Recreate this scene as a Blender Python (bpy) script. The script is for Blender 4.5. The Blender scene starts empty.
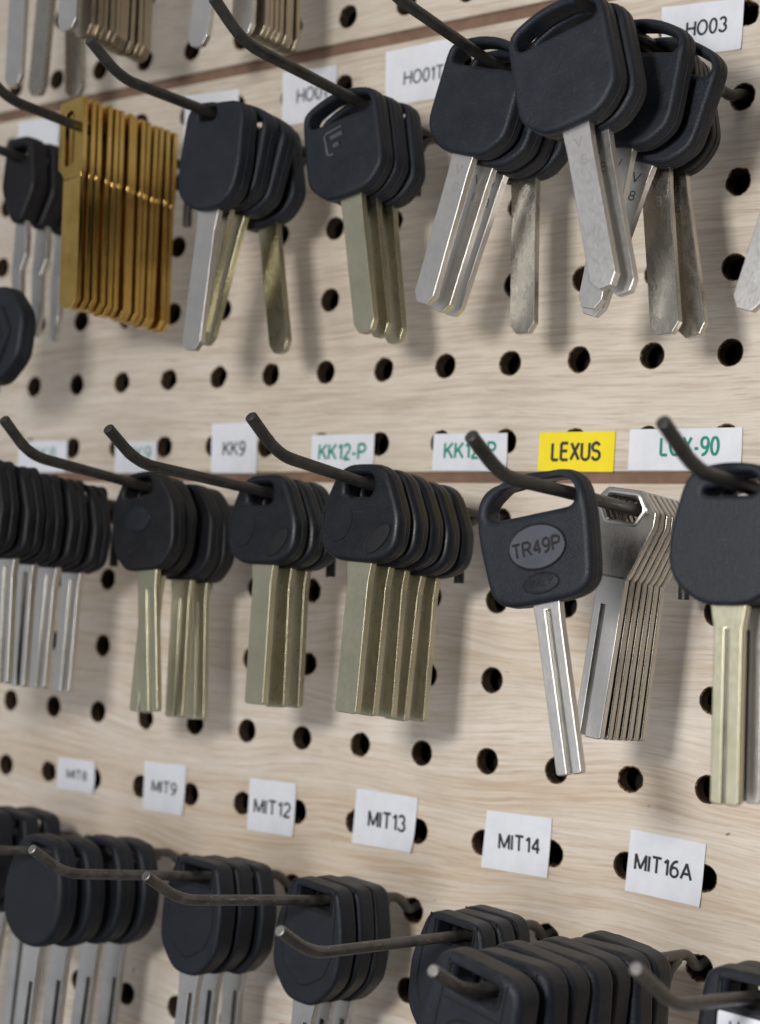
import bpy, bmesh, math, random
from mathutils import Vector, Matrix
random.seed(7)
scn = bpy.context.scene
COL = scn.collection
PI = math.pi
# Units: one unit is half the hole pitch of the pegboard. X runs along the board, Z up, the board face is Y = 0
# and the hooks stick out towards -Y.

# ------------------------------------------------------------------ materials
def new_mat(name):
    m = bpy.data.materials.new(name); m.use_nodes = True
    nt = m.node_tree; b = nt.nodes['Principled BSDF']
    return m, nt, b
def node(nt, t, **kw):
    n = nt.nodes.new(t)
    for k, v in kw.items(): setattr(n, k, v)
    return n
def ramp(nt, fac, stops):
    r = node(nt, 'ShaderNodeValToRGB'); e = r.color_ramp.elements
    while len(e) > 1: e.remove(e[-1])
    e[0].position, e[0].color = stops[0][0], (*stops[0][1], 1)
    for p, c in stops[1:]:
        k = e.new(p); k.color = (*c, 1)
    nt.links.new(fac, r.inputs[0]); return r.outputs[0]
def noise(nt, vec, scale, detail=3, rough=.55, dist=0):
    n = node(nt, 'ShaderNodeTexNoise'); n.inputs['Scale'].default_value = scale
    n.inputs['Detail'].default_value = detail; n.inputs['Roughness'].default_value = rough
    n.inputs['Distortion'].default_value = dist
    nt.links.new(vec, n.inputs['Vector']); return n.outputs['Fac']
def mapping(nt, scale=(1,1,1), loc=(0,0,0), rot=(0,0,0), src='Object'):
    t = node(nt, 'ShaderNodeTexCoord'); m = node(nt, 'ShaderNodeMapping')
    m.inputs['Scale'].default_value = scale; m.inputs['Location'].default_value = loc; m.inputs['Rotation'].default_value = rot
    nt.links.new(t.outputs[src], m.inputs['Vector']); return m.outputs[0]
def mix(nt, fac, a, b, mode='MIX'):
    n = node(nt, 'ShaderNodeMix', data_type='RGBA', blend_type=mode)
    for s, v in ((n.inputs[0], fac), (n.inputs[6], a), (n.inputs[7], b)):
        if isinstance(v, (int, float)): s.default_value = v
        elif isinstance(v, tuple): s.default_value = (*v, 1)
        else: nt.links.new(v, s)
    return n.outputs[2]
def bump(nt, b, h, strength, dist=.02):
    n = node(nt, 'ShaderNodeBump'); n.inputs['Strength'].default_value = strength; n.inputs['Distance'].default_value = dist
    nt.links.new(h, n.inputs['Height']); nt.links.new(n.outputs[0], b.inputs['Normal'])

def mat_plastic(name, col, rough=.43, grain=.42):
    m, nt, b = new_mat(name)
    v = mapping(nt)
    dust = noise(nt, v, 1.6, 5, .65)
    c = ramp(nt, dust, [(.35, col), (.75, tuple(x * 1.3 + .002 for x in col))])
    speck = noise(nt, v, 27, 2, .6)
    c2 = mix(nt, ramp(nt, speck, [(.58, (0, 0, 0)), (.76, (.13, .13, .13))]), c, (.12, .125, .14))
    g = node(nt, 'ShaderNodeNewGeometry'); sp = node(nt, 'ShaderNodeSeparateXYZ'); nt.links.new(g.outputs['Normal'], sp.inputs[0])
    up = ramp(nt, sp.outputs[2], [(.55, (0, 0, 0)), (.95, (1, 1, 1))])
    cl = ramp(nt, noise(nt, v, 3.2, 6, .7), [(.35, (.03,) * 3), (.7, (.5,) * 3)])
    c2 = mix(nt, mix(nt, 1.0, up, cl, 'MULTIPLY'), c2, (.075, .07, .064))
    scr = noise(nt, mapping(nt, (3, 3, 34), rot=(.2, .5, .3)), 1.2, 2, .5)
    c2 = mix(nt, ramp(nt, scr, [(.70, (0,) * 3), (.76, (.18,) * 3)]), c2, (.09, .09, .095))
    nt.links.new(c2, b.inputs['Base Color'])
    r = ramp(nt, dust, [(.3, (rough - .06,) * 3), (.8, (rough + .14,) * 3)]); nt.links.new(r, b.inputs['Roughness'])
    b.inputs['Specular IOR Level'].default_value = .24
    bump(nt, b, noise(nt, v, 26, 3, .6), grain, .03)
    return m
def mat_metal(name, c0, c1, rough=.3, streak=(14, 14, .7), metallic=1.0, sc=.25, pit=.22):
    m, nt, b = new_mat(name)
    b.inputs['Metallic'].default_value = metallic
    v = mapping(nt); vs = mapping(nt, streak)
    big = noise(nt, v, 1.1, 4, .6); fine = noise(nt, vs, 1.6, 4, .65)
    c = ramp(nt, big, [(.3, c0), (.7, c1)])
    c = mix(nt, .07, c, ramp(nt, fine, [(.3, tuple(x * .55 for x in c0)), (.7, c1)]))
    pits = noise(nt, v, 16, 2, .7)
    c = mix(nt, ramp(nt, pits, [(.68, (0, 0, 0)), (.78, (pit, pit, pit))]), c, tuple(min(1, x * 1.3) for x in c1))
    nt.links.new(c, b.inputs['Base Color'])
    r = ramp(nt, fine, [(.25, (rough - .04,) * 3), (.75, (rough + .07,) * 3)]); nt.links.new(r, b.inputs['Roughness'])
    bump(nt, b, fine, sc, .012)
    return m
def mat_wire(name, c0, c1, scuff):
    m, nt, b = new_mat(name); v = mapping(nt)
    n = noise(nt, v, 2.2, 6, .65); c = ramp(nt, n, [(.32, c0), (.68, c1)])
    sc = noise(nt, mapping(nt, (9, 2.5, 9)), 1.6, 5, .75); k = ramp(nt, sc, [(.60, (0,) * 3), (.70, (.8,) * 3)])
    nt.links.new(mix(nt, k, c, scuff), b.inputs['Base Color'])
    nt.links.new(ramp(nt, n, [(.3, (.27,) * 3), (.7, (.5,) * 3)]), b.inputs['Roughness'])
    nt.links.new(mix(nt, k, (.35,) * 3, (.9,) * 3), b.inputs['Metallic']); b.inputs['Specular IOR Level'].default_value = .35
    bump(nt, b, sc, .5, .02); return m
def mat_flat(name, col, rough=.6, var=.12, scale=3, spec=.4):
    m, nt, b = new_mat(name)
    v = mapping(nt); f = noise(nt, v, scale, 4, .6)
    nt.links.new(ramp(nt, f, [(.3, tuple(x * (1 - var) for x in col)), (.7, tuple(min(1, x * (1 + var)) for x in col))]), b.inputs['Base Color'])
    b.inputs['Roughness'].default_value = rough; b.inputs['Specular IOR Level'].default_value = spec
    return m
def mat_wood(name, seed, tan, patch):
    m, nt, b = new_mat(name)
    # slow wobble of the grain lines
    t = node(nt, 'ShaderNodeTexCoord')
    base = mapping(nt, (.09, 1, .22), (seed, 0, seed * 1.7))
    wob = noise(nt, base, 1.0, 2, .5)
    comb = node(nt, 'ShaderNodeCombineXYZ')
    mul = node(nt, 'ShaderNodeMath', operation='MULTIPLY'); mul.inputs[1].default_value = patch
    nt.links.new(wob, mul.inputs[0]); nt.links.new(mul.outputs[0], comb.inputs[2])
    add = node(nt, 'ShaderNodeVectorMath', operation='ADD')
    nt.links.new(t.outputs['Object'], add.inputs[0]); nt.links.new(comb.outputs[0], add.inputs[1])
    def mp(s, l=0):
        k = node(nt, 'ShaderNodeMapping'); k.inputs['Scale'].default_value = s; k.inputs['Location'].default_value = (l, l, l)
        nt.links.new(add.outputs[0], k.inputs['Vector']); return k.outputs[0]
    zone = noise(nt, mp((.045, .05, .62), seed), 1.0, 3, .5)
    band = noise(nt, mp((.16, .2, 3.2), seed + 4), 1.0, 4, .6)
    dash = noise(nt, mp((.42, .5, 12), seed), 1.0, 4, .6)
    pores = noise(nt, mp((1.0, 1, 26), seed + 2), 1.0, 2, .5)
    zm = ramp(nt, zone, [(.42, (.10,) * 3), (.50, (.45,) * 3), (.58, (.95,) * 3), (.66, (.35,) * 3), (.74, (.1,) * 3)])
    dm = ramp(nt, dash, [(.38, (1.2,) * 3), (.47, (.5,) * 3), (.56, (.05,) * 3)])
    c = mix(nt, ramp(nt, band, [(.35, (0,) * 3), (.65, (1,) * 3)]), tan[0], tan[1])
    c = mix(nt, mix(nt, .30, zm, (0, 0, 0)), c, tan[2])
    c = mix(nt, mix(nt, 1.0, mix(nt, .6, zm, (.55, .55, .55)), dm, 'MULTIPLY'), c, tan[3])
    c = mix(nt, ramp(nt, pores, [(.58, (0,) * 3), (.68, (.42,) * 3)]), c, tan[4])
    c = mix(nt, .10, c, (.42, .40, .38))
    lines = dash
    dirt = noise(nt, mapping(nt, (1, 1, 1), (seed,) * 3), .5, 5, .6)
    c = mix(nt, ramp(nt, dirt, [(.45, (0,) * 3), (.8, (.22,) * 3)]), c, (.30, .25, .2))
    spots = noise(nt, mapping(nt, (.8, 1, 1.2), (seed * 3,) * 3), 1.3, 3, .6)
    c = mix(nt, ramp(nt, spots, [(.725, (0,) * 3), (.745, (.75,) * 3)]), c, (.16, .105, .07))
    mott = noise(nt, mp((.8, 1, 3.2), seed + 9), 1.0, 4, .7)
    c = mix(nt, ramp(nt, mott, [(.3, (.16,) * 3), (.55, (0,) * 3)]), c, (.36, .29, .22))
    nt.links.new(c, b.inputs['Base Color'])
    b.inputs['Roughness'].default_value = .52; b.inputs['Specular IOR Level'].default_value = .3
    bump(nt, b, lines, .25, .02)
    return m

M = {}
M['plastic'] = mat_plastic('black_plastic', (.0088, .0112, .0165))
M['plastic_smooth'] = mat_plastic('smooth_black_plastic', (.0065, .0078, .0108), .36, .12)
M['plastic_soft'] = mat_plastic('satin_black_plastic', (.0065, .007, .009), .46, .2)
M['emblem'] = mat_plastic('glossy_grey_plastic', (.055, .06, .073), .24, .04)
M['groove'] = mat_flat('groove_shade_black', (.004, .004, .005), .7)  # near-black, standing for shade in grooves and recesses; also black letters
M['ink'] = mat_flat('black_ink', (.02, .022, .03), .6)
M['grey_ink'] = mat_flat('grey_ink', (.07, .08, .11), .6)
M['teal_ink'] = mat_flat('teal_ink', (.012, .23, .17), .6)
M['violet_ink'] = mat_flat('violet_ink', (.10, .06, .10), .6)
M['stamp'] = mat_flat('stamped_metal', (.2, .19, .175), .5)
M['paper'] = mat_flat('white_paper', (.69, .71, .77), .36, .06, 1.6)
M['yellow_paper'] = mat_flat('yellow_paper', (.83, .67, .02), .45, .05, 1.2)
M['nickel'] = mat_metal('bright_nickel', (.56, .55, .535), (.64, .63, .61), .33, (11, 11, 5), 1, .05)
M['nickel_shaded'] = mat_metal('shaded_nickel', (.40, .38, .34), (.48, .455, .41), .26, (5, 5, 2), 1, .0, .05)  # darker nickel: shade and dark reflections put into the colour
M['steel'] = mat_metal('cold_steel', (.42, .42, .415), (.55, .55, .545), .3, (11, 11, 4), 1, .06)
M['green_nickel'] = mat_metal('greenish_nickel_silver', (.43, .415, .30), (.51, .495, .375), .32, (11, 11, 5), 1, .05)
M['green_nickel_shaded'] = mat_metal('shaded_nickel_silver', (.37, .35, .255), (.45, .43, .325), .28, (5, 5, 2), 1, .0, .05)  # darker copy of greenish nickel: rear blades' shade put into the colour
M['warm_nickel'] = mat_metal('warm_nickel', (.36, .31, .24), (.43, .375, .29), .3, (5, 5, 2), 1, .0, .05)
M['shaded_milled'] = mat_metal('shaded_groove', (.17, .165, .15), (.25, .24, .22), .34, (5, 5, 2), 1, .0, .05)  # groove floor coloured darker to stand for the shade inside
M['brass'] = mat_metal('brass', (.50, .32, .085), (.70, .49, .17), .2)
M['wire_dark'] = mat_wire('dark_wire', (.02, .0195, .02), (.05, .047, .044), (.15, .14, .13))
M['wire'] = mat_wire('worn_wire', (.036, .034, .032), (.115, .108, .10), (.38, .365, .34))
M['wire_end'] = mat_metal('bare_wire_end', (.16, .155, .15), (.42, .41, .39), .5, (6, 6, 6))
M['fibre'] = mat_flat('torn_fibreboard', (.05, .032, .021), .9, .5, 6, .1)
M['chip'] = mat_flat('chipped_fibre', (.17, .105, .06), .9, .5, 6, .1)
M['seam'] = mat_flat('brown_seam', (.20, .125, .088), .75, .18, 2, .2)
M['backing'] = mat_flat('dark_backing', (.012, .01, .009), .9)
grey = [(.625, .555, .47), (.70, .64, .56), (.60, .52, .43), (.45, .37, .285), (.31, .235, .165)]
tanw = [(.67, .60, .52), (.735, .685, .62), (.60, .485, .365), (.49, .365, .25), (.38, .28, .19)]
M['wood_top'] = mat_wood('pale_wood_top', 3.1, grey, 1.2)
M['wood_mid'] = mat_wood('pale_wood_middle', 11.3, grey, .7)
M['wood_low'] = mat_wood('tan_wood_bottom', 23.7, tanw, 2.2)

# ------------------------------------------------------------------ mesh helpers
class MB:
    """collects shapes into one mesh"""
    def __init__(s): s.bm = bmesh.new(); s.mats = []
    def mi(s, m):
        if m not in s.mats: s.mats.append(m)
        return s.mats.index(m)
    def mesh(s, me, m, mat=None):
        n0 = len(s.bm.faces); v0 = len(s.bm.verts)
        s.bm.from_mesh(me); i = s.mi(m)
        s.bm.verts.ensure_lookup_table(); s.bm.faces.ensure_lookup_table()
        if mat is not None:
            for v in s.bm.verts[v0:]: v.co = mat @ v.co
        for f in s.bm.faces[n0:]: f.material_index = i
        bpy.data.meshes.remove(me); return s
    def tube(s, pts, r, m, seg=12, cap=True, rfun=None, flat=None):
        pts = [Vector(p) for p in pts]; i = s.mi(m); rings = []; prev = None
        for k, p in enumerate(pts):
            t = (pts[min(k + 1, len(pts) - 1)] - pts[max(k - 1, 0)]).normalized()
            if prev is None:
                a = t.orthogonal().normalized()
            else:
                a = (prev - t * prev.dot(t)).normalized()
            prev = a; b = t.cross(a); rr = r if rfun is None else r * rfun(k)
            ring = []
            for q in range(seg):
                w = a * math.cos(2 * PI * q / seg) * rr + b * math.sin(2 * PI * q / seg) * rr
                if flat: w.y *= flat
                ring.append(s.bm.verts.new(p + w))
            rings.append(ring)
        for A, B in zip(rings, rings[1:]):
            for q in range(seg):
                f = s.bm.faces.new((A[q], A[(q + 1) % seg], B[(q + 1) % seg], B[q])); f.material_index = i
        if cap:
            for R, fl in ((rings[0], True), (rings[-1], False)):
                f = s.bm.faces.new(R[::-1] if fl else R); f.material_index = i
        return s
    def box(s, c, d, m):
        i = s.mi(m); g = bmesh.ops.create_cube(s.bm, size=1, matrix=Matrix.Translation(c) @ Matrix.Diagonal((*d, 1)))
        for f in {f for v in g['verts'] for f in v.link_faces}: f.material_index = i
        return s
    def build(s, name, parent=None, smooth=True, angle=35, weld=True):
        if weld: bmesh.ops.remove_doubles(s.bm, verts=s.bm.verts, dist=2e-4)
        bmesh.ops.recalc_face_normals(s.bm, faces=s.bm.faces)
        me = bpy.data.meshes.new(name); s.bm.to_mesh(me); s.bm.free()
        for m in s.mats: me.materials.append(M[m])
        if smooth:
            me.polygons.foreach_set('use_smooth', [True] * len(me.polygons))
            me.set_sharp_from_angle(angle=math.radians(angle))
        o = bpy.data.objects.new(name, me); COL.objects.link(o)
        if parent: o.parent = parent
        if name in ('head', 'blade', 'strap'):
            wn = o.modifiers.new('weighted', 'WEIGHTED_NORMAL'); wn.mode = 'FACE_AREA'; wn.weight = 100; wn.keep_sharp = True
        return o

def fillet(pts, seg=6):
    """rounded closed polygon: (x, y, r) corners"""
    out = []; n = len(pts)
    for i in range(n):
        p0 = Vector(pts[i - 1][:2]); p = Vector(pts[i][:2]); p1 = Vector(pts[(i + 1) % n][:2]); r = pts[i][2] if len(pts[i]) > 2 else 0
        a = (p0 - p); b = (p1 - p); la, lb = a.length, b.length; a.normalize(); b.normalize()
        ang = a.angle(b)
        if r <= 0 or ang > PI - .02: out.append(p); continue
        t = min(r / math.tan(ang / 2), la * .49, lb * .49); r = t * math.tan(ang / 2)
        A = p + a * t; B = p + b * t; c = p + (a + b).normalized() * (r / math.sin(ang / 2))
        va = A - c; vb = B - c; tot = va.angle(vb); sg = 1 if va.x * vb.y - va.y * vb.x > 0 else -1
        for k in range(seg + 1):
            q = sg * tot * k / seg
            out.append(c + Vector((va.x * math.cos(q) - va.y * math.sin(q), va.x * math.sin(q) + va.y * math.cos(q))))
    return out
def soften(pts, it, n=150):
    """even points along a closed outline, corners relaxed"""
    P = [Vector(p) for p in pts]; L = [0.0]
    for i in range(len(P)): L.append(L[-1] + (P[(i + 1) % len(P)] - P[i]).length)
    out = []; k = 0
    for j in range(n):
        t = L[-1] * j / n
        while L[k + 1] < t: k += 1
        q = (t - L[k]) / max(L[k + 1] - L[k], 1e-9); out.append(P[k].lerp(P[(k + 1) % len(P)], q))
    for _ in range(it):
        out = [(out[i - 1] + out[i] * 2 + out[(i + 1) % n]) / 4 for i in range(n)]
    return out
def ellipse(cx, cz, rx, rz, rot=0, n=28):
    o = []
    for k in range(n):
        a = 2 * PI * k / n; x, y = rx * math.cos(a), rz * math.sin(a)
        o.append(Vector((cx + x * math.cos(rot) - y * math.sin(rot), cz + x * math.sin(rot) + y * math.cos(rot))))
    return o
UP = Matrix.Rotation(PI / 2, 4, 'X')           # the curve's x,y become X,Z and its z becomes -Y
def plate(mb, m, outline, holes=(), th=.2, bev=.03, seg=2, y=0.0):
    cu = bpy.data.curves.new('plate', 'CURVE'); cu.dimensions = '2D'; cu.fill_mode = 'BOTH'
    for loop in [outline, *holes]:
        sp = cu.splines.new('POLY'); sp.points.add(len(loop) - 1); sp.use_cyclic_u = True
        for q, p in zip(sp.points, loop): q.co = (p[0], p[1], 0, 1)
    cu.extrude = max(th / 2 - bev, 0); cu.bevel_depth = bev; cu.bevel_resolution = seg; cu.offset = -bev
    o = bpy.data.objects.new('plate', cu); me = bpy.data.meshes.new_from_object(o)
    bpy.data.objects.remove(o); bpy.data.curves.remove(cu)
    mb.mesh(me, m, Matrix.Translation((0, y, 0)) @ UP); return mb
def arc(cx, cy, rx, ry, a0, a1, n=10):
    return [(cx + rx * math.cos(math.radians(a0 + (a1 - a0) * k / n)), cy + ry * math.sin(math.radians(a0 + (a1 - a0) * k / n))) for k in range(n + 1)]
GL = {   # width, strokes in a box of height 1
 'A': (.62, [[(0, 0), (.31, 1), (.62, 0)], [(.11, .34), (.51, .34)]]), 'E': (.5, [[(.5, 0), (0, 0), (0, 1), (.48, 1)], [(0, .53), (.44, .53)]]),
 'H': (.56, [[(0, 0), (0, 1)], [(.56, 0), (.56, 1)], [(0, .53), (.56, .53)]]), 'I': (.0, [[(0, 0), (0, 1)]]),
 'K': (.56, [[(0, 0), (0, 1)], [(.54, 1), (0, .36)], [(.2, .58), (.56, 0)]]), 'L': (.44, [[(0, 1), (0, 0), (.44, 0)]]),
 'M': (.66, [[(0, 0), (0, 1), (.33, .08), (.66, 1), (.66, 0)]]), 'O': (.64, [arc(.32, .5, .32, .5, 90, 450, 20)]),
 'P': (.52, [[(0, 0), (0, 1), (.3, 1)] + arc(.28, .74, .24, .26, 90, -90, 8) + [(0, .48)]]),
 'R': (.56, [[(0, 0), (0, 1), (.3, 1)] + arc(.3, .75, .24, .25, 90, -90, 8) + [(0, .5)], [(.3, .5), (.56, 0)]]),
 'S': (.54, [arc(.27, .74, .25, .26, 20, 250, 12)[:-1] + arc(.27, .26, .27, .26, 80, -165, 12)]),
 'T': (.56, [[(0, 1), (.56, 1)], [(.28, 1), (.28, 0)]]), 'U': (.54, [[(0, 1), (0, .3)] + arc(.27, .27, .27, .27, 180, 360, 10) + [(.54, 1)]]),
 'V': (.6, [[(0, 1), (.3, 0), (.6, 1)]]), 'X': (.58, [[(0, 0), (.56, 1)], [(.02, 1), (.58, 0)]]), 'Y': (.58, [[(0, 1), (.29, .45), (.58, 1)], [(.29, .45), (.29, 0)]]),
 '-': (.26, [[(0, .36), (.26, .36)]]), '0': (.46, [arc(.23, .5, .23, .5, 90, 450, 20)]), '1': (.2, [[(0, .76), (.2, 1), (.2, 0)]]),
 '2': (.46, [arc(.23, .73, .22, .27, 165, -35, 10) + [(0, 0), (.47, 0)]]), '3': (.46, [arc(.22, .75, .2, .25, 160, -80, 10) + arc(.22, .26, .24, .26, 80, -165, 10)]),
 '4': (.5, [[(.36, 0), (.36, 1), (0, .3), (.5, .3)]]), '6': (.46, [arc(.23, .3, .23, .3, 90, 450, 16), arc(.36, .34, .36, .66, 180, 80, 8)]),
 '7': (.46, [[(0, 1), (.46, 1), (.16, 0)]]), '8': (.46, [arc(.23, .75, .2, .25, -90, 270, 16), arc(.23, .26, .23, .26, 90, 450, 16)]),
 '9': (.46, [arc(.23, .7, .23, .3, 90, 450, 16), arc(.1, .66, .36, .66, 0, -100, 8)]), 'o': (.5, [arc(.25, .25, .25, .25, 0, 360, 12)]),
}
def lettering(mb, m, txt, x0, x1, z0, z1, y, depth=.006, bold=.012, shear=0, rot=0):
    gap = .2; adv = []; x = 0
    for ch in txt: adv.append(x); x += GL[ch][0] + gap
    tot = x - gap; H = z1 - z0; W = x1 - x0; cx, cz = (x0 + x1) / 2, (z0 + z1) / 2
    r = max(.071 * H + bold * .6, .008)
    for ch, a in zip(txt, adv):
        for st in GL[ch][1]:
            pts = []
            for px, pz in st:
                u = ((a + px) / tot - .5) * (W - 2 * r) if tot else 0; v = (pz - .5) * (H - 2 * r); u += shear * v
                pts.append((cx + u * math.cos(rot) - v * math.sin(rot), y, cz + u * math.sin(rot) + v * math.cos(rot)))
            # straight corners stay sharp: split long strokes at hard corners
            run = [pts[0]]
            for k in range(1, len(pts)):
                run.append(pts[k])
                if k < len(pts) - 1:
                    d0 = Vector(pts[k]) - Vector(pts[k - 1]); d1 = Vector(pts[k + 1]) - Vector(pts[k])
                    if d0.length > 1e-6 and d1.length > 1e-6 and d0.angle(d1) > .7:
                        mb.tube(run, r, m, 8, True, None, depth / 2 / r); run = [pts[k]]
            mb.tube(run, r, m, 8, True, None, depth / 2 / r)
    return mb
def thing(name, label, cat, group=None, loc=(0, 0, 0)):
    o = bpy.data.objects.new(name, None); COL.objects.link(o); o.empty_display_size = .2
    o.location = loc; tag(o, label, cat, group); return o
def tag(o, label, cat, group=None):
    o['label'] = label; o['category'] = cat
    if group: o['group'] = group
    return o
def copy_tree(o, parent=None):
    c = o.copy(); COL.objects.link(c); c.parent = parent
    for ch in list(o.children): copy_tree(ch, c)
    return c

# ------------------------------------------------------------------ pegboard
HOLE_R = .298
def panel(name, label, wood, rows, zlo, zhi, c0=-8, c1=21):
    """rows: list of hole-row numbers from the top; each cell has a real, slightly ragged hole"""
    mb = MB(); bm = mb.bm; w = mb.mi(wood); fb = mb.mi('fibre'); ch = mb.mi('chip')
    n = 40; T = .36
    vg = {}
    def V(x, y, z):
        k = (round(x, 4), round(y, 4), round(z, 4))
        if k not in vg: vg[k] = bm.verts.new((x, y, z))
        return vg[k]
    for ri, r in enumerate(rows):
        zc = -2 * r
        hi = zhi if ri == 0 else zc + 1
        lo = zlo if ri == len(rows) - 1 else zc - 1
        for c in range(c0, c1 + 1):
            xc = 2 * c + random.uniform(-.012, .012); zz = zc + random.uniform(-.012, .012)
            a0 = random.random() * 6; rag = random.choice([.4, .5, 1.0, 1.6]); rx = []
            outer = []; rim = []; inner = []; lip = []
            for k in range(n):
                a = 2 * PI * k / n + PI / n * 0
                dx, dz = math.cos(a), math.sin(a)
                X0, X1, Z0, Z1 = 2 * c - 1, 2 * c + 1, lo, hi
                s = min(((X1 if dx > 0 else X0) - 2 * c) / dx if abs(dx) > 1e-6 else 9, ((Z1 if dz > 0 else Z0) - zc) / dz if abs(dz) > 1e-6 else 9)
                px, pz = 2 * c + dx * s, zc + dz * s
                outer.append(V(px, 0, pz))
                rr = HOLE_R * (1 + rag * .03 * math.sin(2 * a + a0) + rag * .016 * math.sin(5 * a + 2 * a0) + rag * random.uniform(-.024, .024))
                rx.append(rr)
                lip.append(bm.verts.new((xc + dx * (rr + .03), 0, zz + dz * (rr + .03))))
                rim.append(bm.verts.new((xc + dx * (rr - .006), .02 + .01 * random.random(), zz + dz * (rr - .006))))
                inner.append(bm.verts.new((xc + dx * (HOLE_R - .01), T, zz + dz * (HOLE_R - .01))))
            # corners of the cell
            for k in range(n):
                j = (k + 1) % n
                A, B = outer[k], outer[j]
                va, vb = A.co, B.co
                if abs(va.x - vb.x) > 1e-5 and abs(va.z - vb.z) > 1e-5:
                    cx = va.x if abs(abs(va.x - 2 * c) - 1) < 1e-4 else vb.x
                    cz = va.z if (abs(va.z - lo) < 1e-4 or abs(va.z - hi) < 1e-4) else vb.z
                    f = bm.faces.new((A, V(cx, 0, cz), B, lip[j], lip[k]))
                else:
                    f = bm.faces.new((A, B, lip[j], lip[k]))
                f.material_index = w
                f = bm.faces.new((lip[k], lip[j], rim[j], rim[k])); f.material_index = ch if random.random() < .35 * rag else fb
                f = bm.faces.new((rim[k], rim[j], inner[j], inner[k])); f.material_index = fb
    # panel edges at the seams
    X0, X1 = 2 * c0 - 1, 2 * c1 + 1
    for z, sg in ((zhi, 1), (zlo, -1)):
        q = [bm.verts.new(p) for p in ((X0, 0, z), (X1, 0, z), (X1, .05, z + sg * .025), (X0, .05, z + sg * .025))]
        f = bm.faces.new(q); f.material_index = w
        q2 = [q[3], q[2], bm.verts.new((X1, T, z + sg * .025)), bm.verts.new((X0, T, z + sg * .025))]
        f = bm.faces.new(q2); f.material_index = fb
    bmesh.ops.recalc_face_normals(bm, faces=bm.faces)
    # make the face normals look at the viewer
    bm.faces.ensure_lookup_table()
    me = bpy.data.meshes.new(name); bm.to_mesh(me); bm.free()
    for m in mb.mats: me.materials.append(M[m])
    o = bpy.data.objects.new(name, me); COL.objects.link(o)
    return tag(o, label, 'pegboard')
panel('pegboard_panel', 'upper perforated wood panel above the higher brown seam', 'wood_top', list(range(-11, -4)), 9.30, 23)
panel('pegboard_panel', 'middle perforated pale wood panel between the two brown seams', 'wood_mid', list(range(-4, 2)), -2.74, 8.92)
panel('pegboard_panel', 'lower perforated panel with tan wood grain below the lower brown seam', 'wood_low', list(range(2, 14)), -27, -3.06)
def seam(zc, hh, label):
    mb = MB(); mb.box((13, .16, zc), (60, .12, hh), 'seam')
    o = mb.build('seam_strip', smooth=False); tag(o, label, 'seam strip')
    md = o.modifiers.new('bevel', 'BEVEL'); md.width = .02; md.segments = 2
seam(9.11, .40, 'brown seam strip across the top, above the row with the brass blanks')
seam(-2.90, .34, 'brown seam strip running under the yellow tag')
mb = MB(); mb.box((13, 1.2, -2), (64, .1, 56), 'backing'); o = mb.build('hole_backing', smooth=False); o['kind'] = 'structure'  # near-black backing sheet seen through the holes

# ------------------------------------------------------------------ paper tags
def paper_tag(label, q, txt=None, box=None, ink='ink', paper='paper', bold=.006, rot=0, curl=0):
    """q: four corners on the board, from top left clockwise"""
    curl = curl or random.choice((0, .02, .05, .09))
    cx = sum(p[0] for p in q) / 4; cz = sum(p[1] for p in q) / 4
    mb = MB(); bm = mb.bm; i = mb.mi(paper); nx, nz = 12, 8; G = []
    for layer, y0 in ((0, -.028), (1, -.014)):
        g = []
        for b in range(nz + 1):
            row = []
            for a in range(nx + 1):
                u, v = a / nx, b / nz
                tx = q[0][0] * (1 - u) + q[1][0] * u; tz = q[0][1] * (1 - u) + q[1][1] * u
                bx = q[3][0] * (1 - u) + q[2][0] * u; bz = q[3][1] * (1 - u) + q[2][1] * u
                y = y0 - curl * max(0, (u - .75) / .25) ** 2 * max(0, (v - .55) / .45) ** 2 - .02 * max(0, (abs(u - .5) - .42) / .08) ** 2
                row.append(bm.verts.new((tx * (1 - v) + bx * v - cx, y, tz * (1 - v) + bz * v - cz)))
            g.append(row)
        G.append(g)
        for b in range(nz):
            for a in range(nx):
                bm.faces.new((g[b][a], g[b][a + 1], g[b + 1][a + 1], g[b + 1][a])).material_index = i
    def edge(l0, l1):
        for k in range(len(l0) - 1): bm.faces.new((l0[k], l0[k + 1], l1[k + 1], l1[k])).material_index = i
    A, B = G
    edge(A[0], B[0]); edge(A[-1], B[-1]); edge([r[0] for r in A], [r[0] for r in B]); edge([r[-1] for r in A], [r[-1] for r in B])
    o = mb.build('paper_tag'); o.location = (cx, 0, cz); tag(o, label, 'tag', 'paper tags stuck on the pegboard')
    if txt:
        t = MB(); lettering(t, ink, txt, box[0] - cx, box[1] - cx, box[2] - cz, box[3] - cz, -.033, .006, bold, 0, rot)
        t.build('lettering', o, smooth=False)
    return o
paper_tag('white tag of the top row partly hidden behind the two brass bows', [(-1.67, 8.8), (.3, 8.75), (.35, 7.4), (-1.6, 7.45)])
paper_tag('blank looking white tag peeking out right of the brass stack', [(5.9, 8.6), (8.09, 8.5), (8.1, 7.3), (5.95, 7.35)])
paper_tag('white tag with grey code HO01 behind the third hook of the row', [(9.75, 8.73), (11.74, 8.65), (11.78, 7.15), (9.84, 7.15)], 'HO01', (10.32, 11.42, 7.74, 8.18), 'grey_ink', bold=0, rot=.02)
paper_tag('white tag with code beginning HO017, cut off by a black key head', [(13.44, 8.74), (15.9, 8.78), (15.95, 7.19), (13.54, 7.22)], 'HO01T', (14.09, 15.42, 7.7, 8.11), 'grey_ink', bold=.0)
paper_tag('white tag with black code HO03 at the upper right', [(21.8, 8.5), (23.94, 8.35), (23.93, 7.12), (21.85, 7.25)], 'HO03', (22.46, 23.54, 7.62, 8.02), 'ink', bold=.004, rot=-.03)
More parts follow.
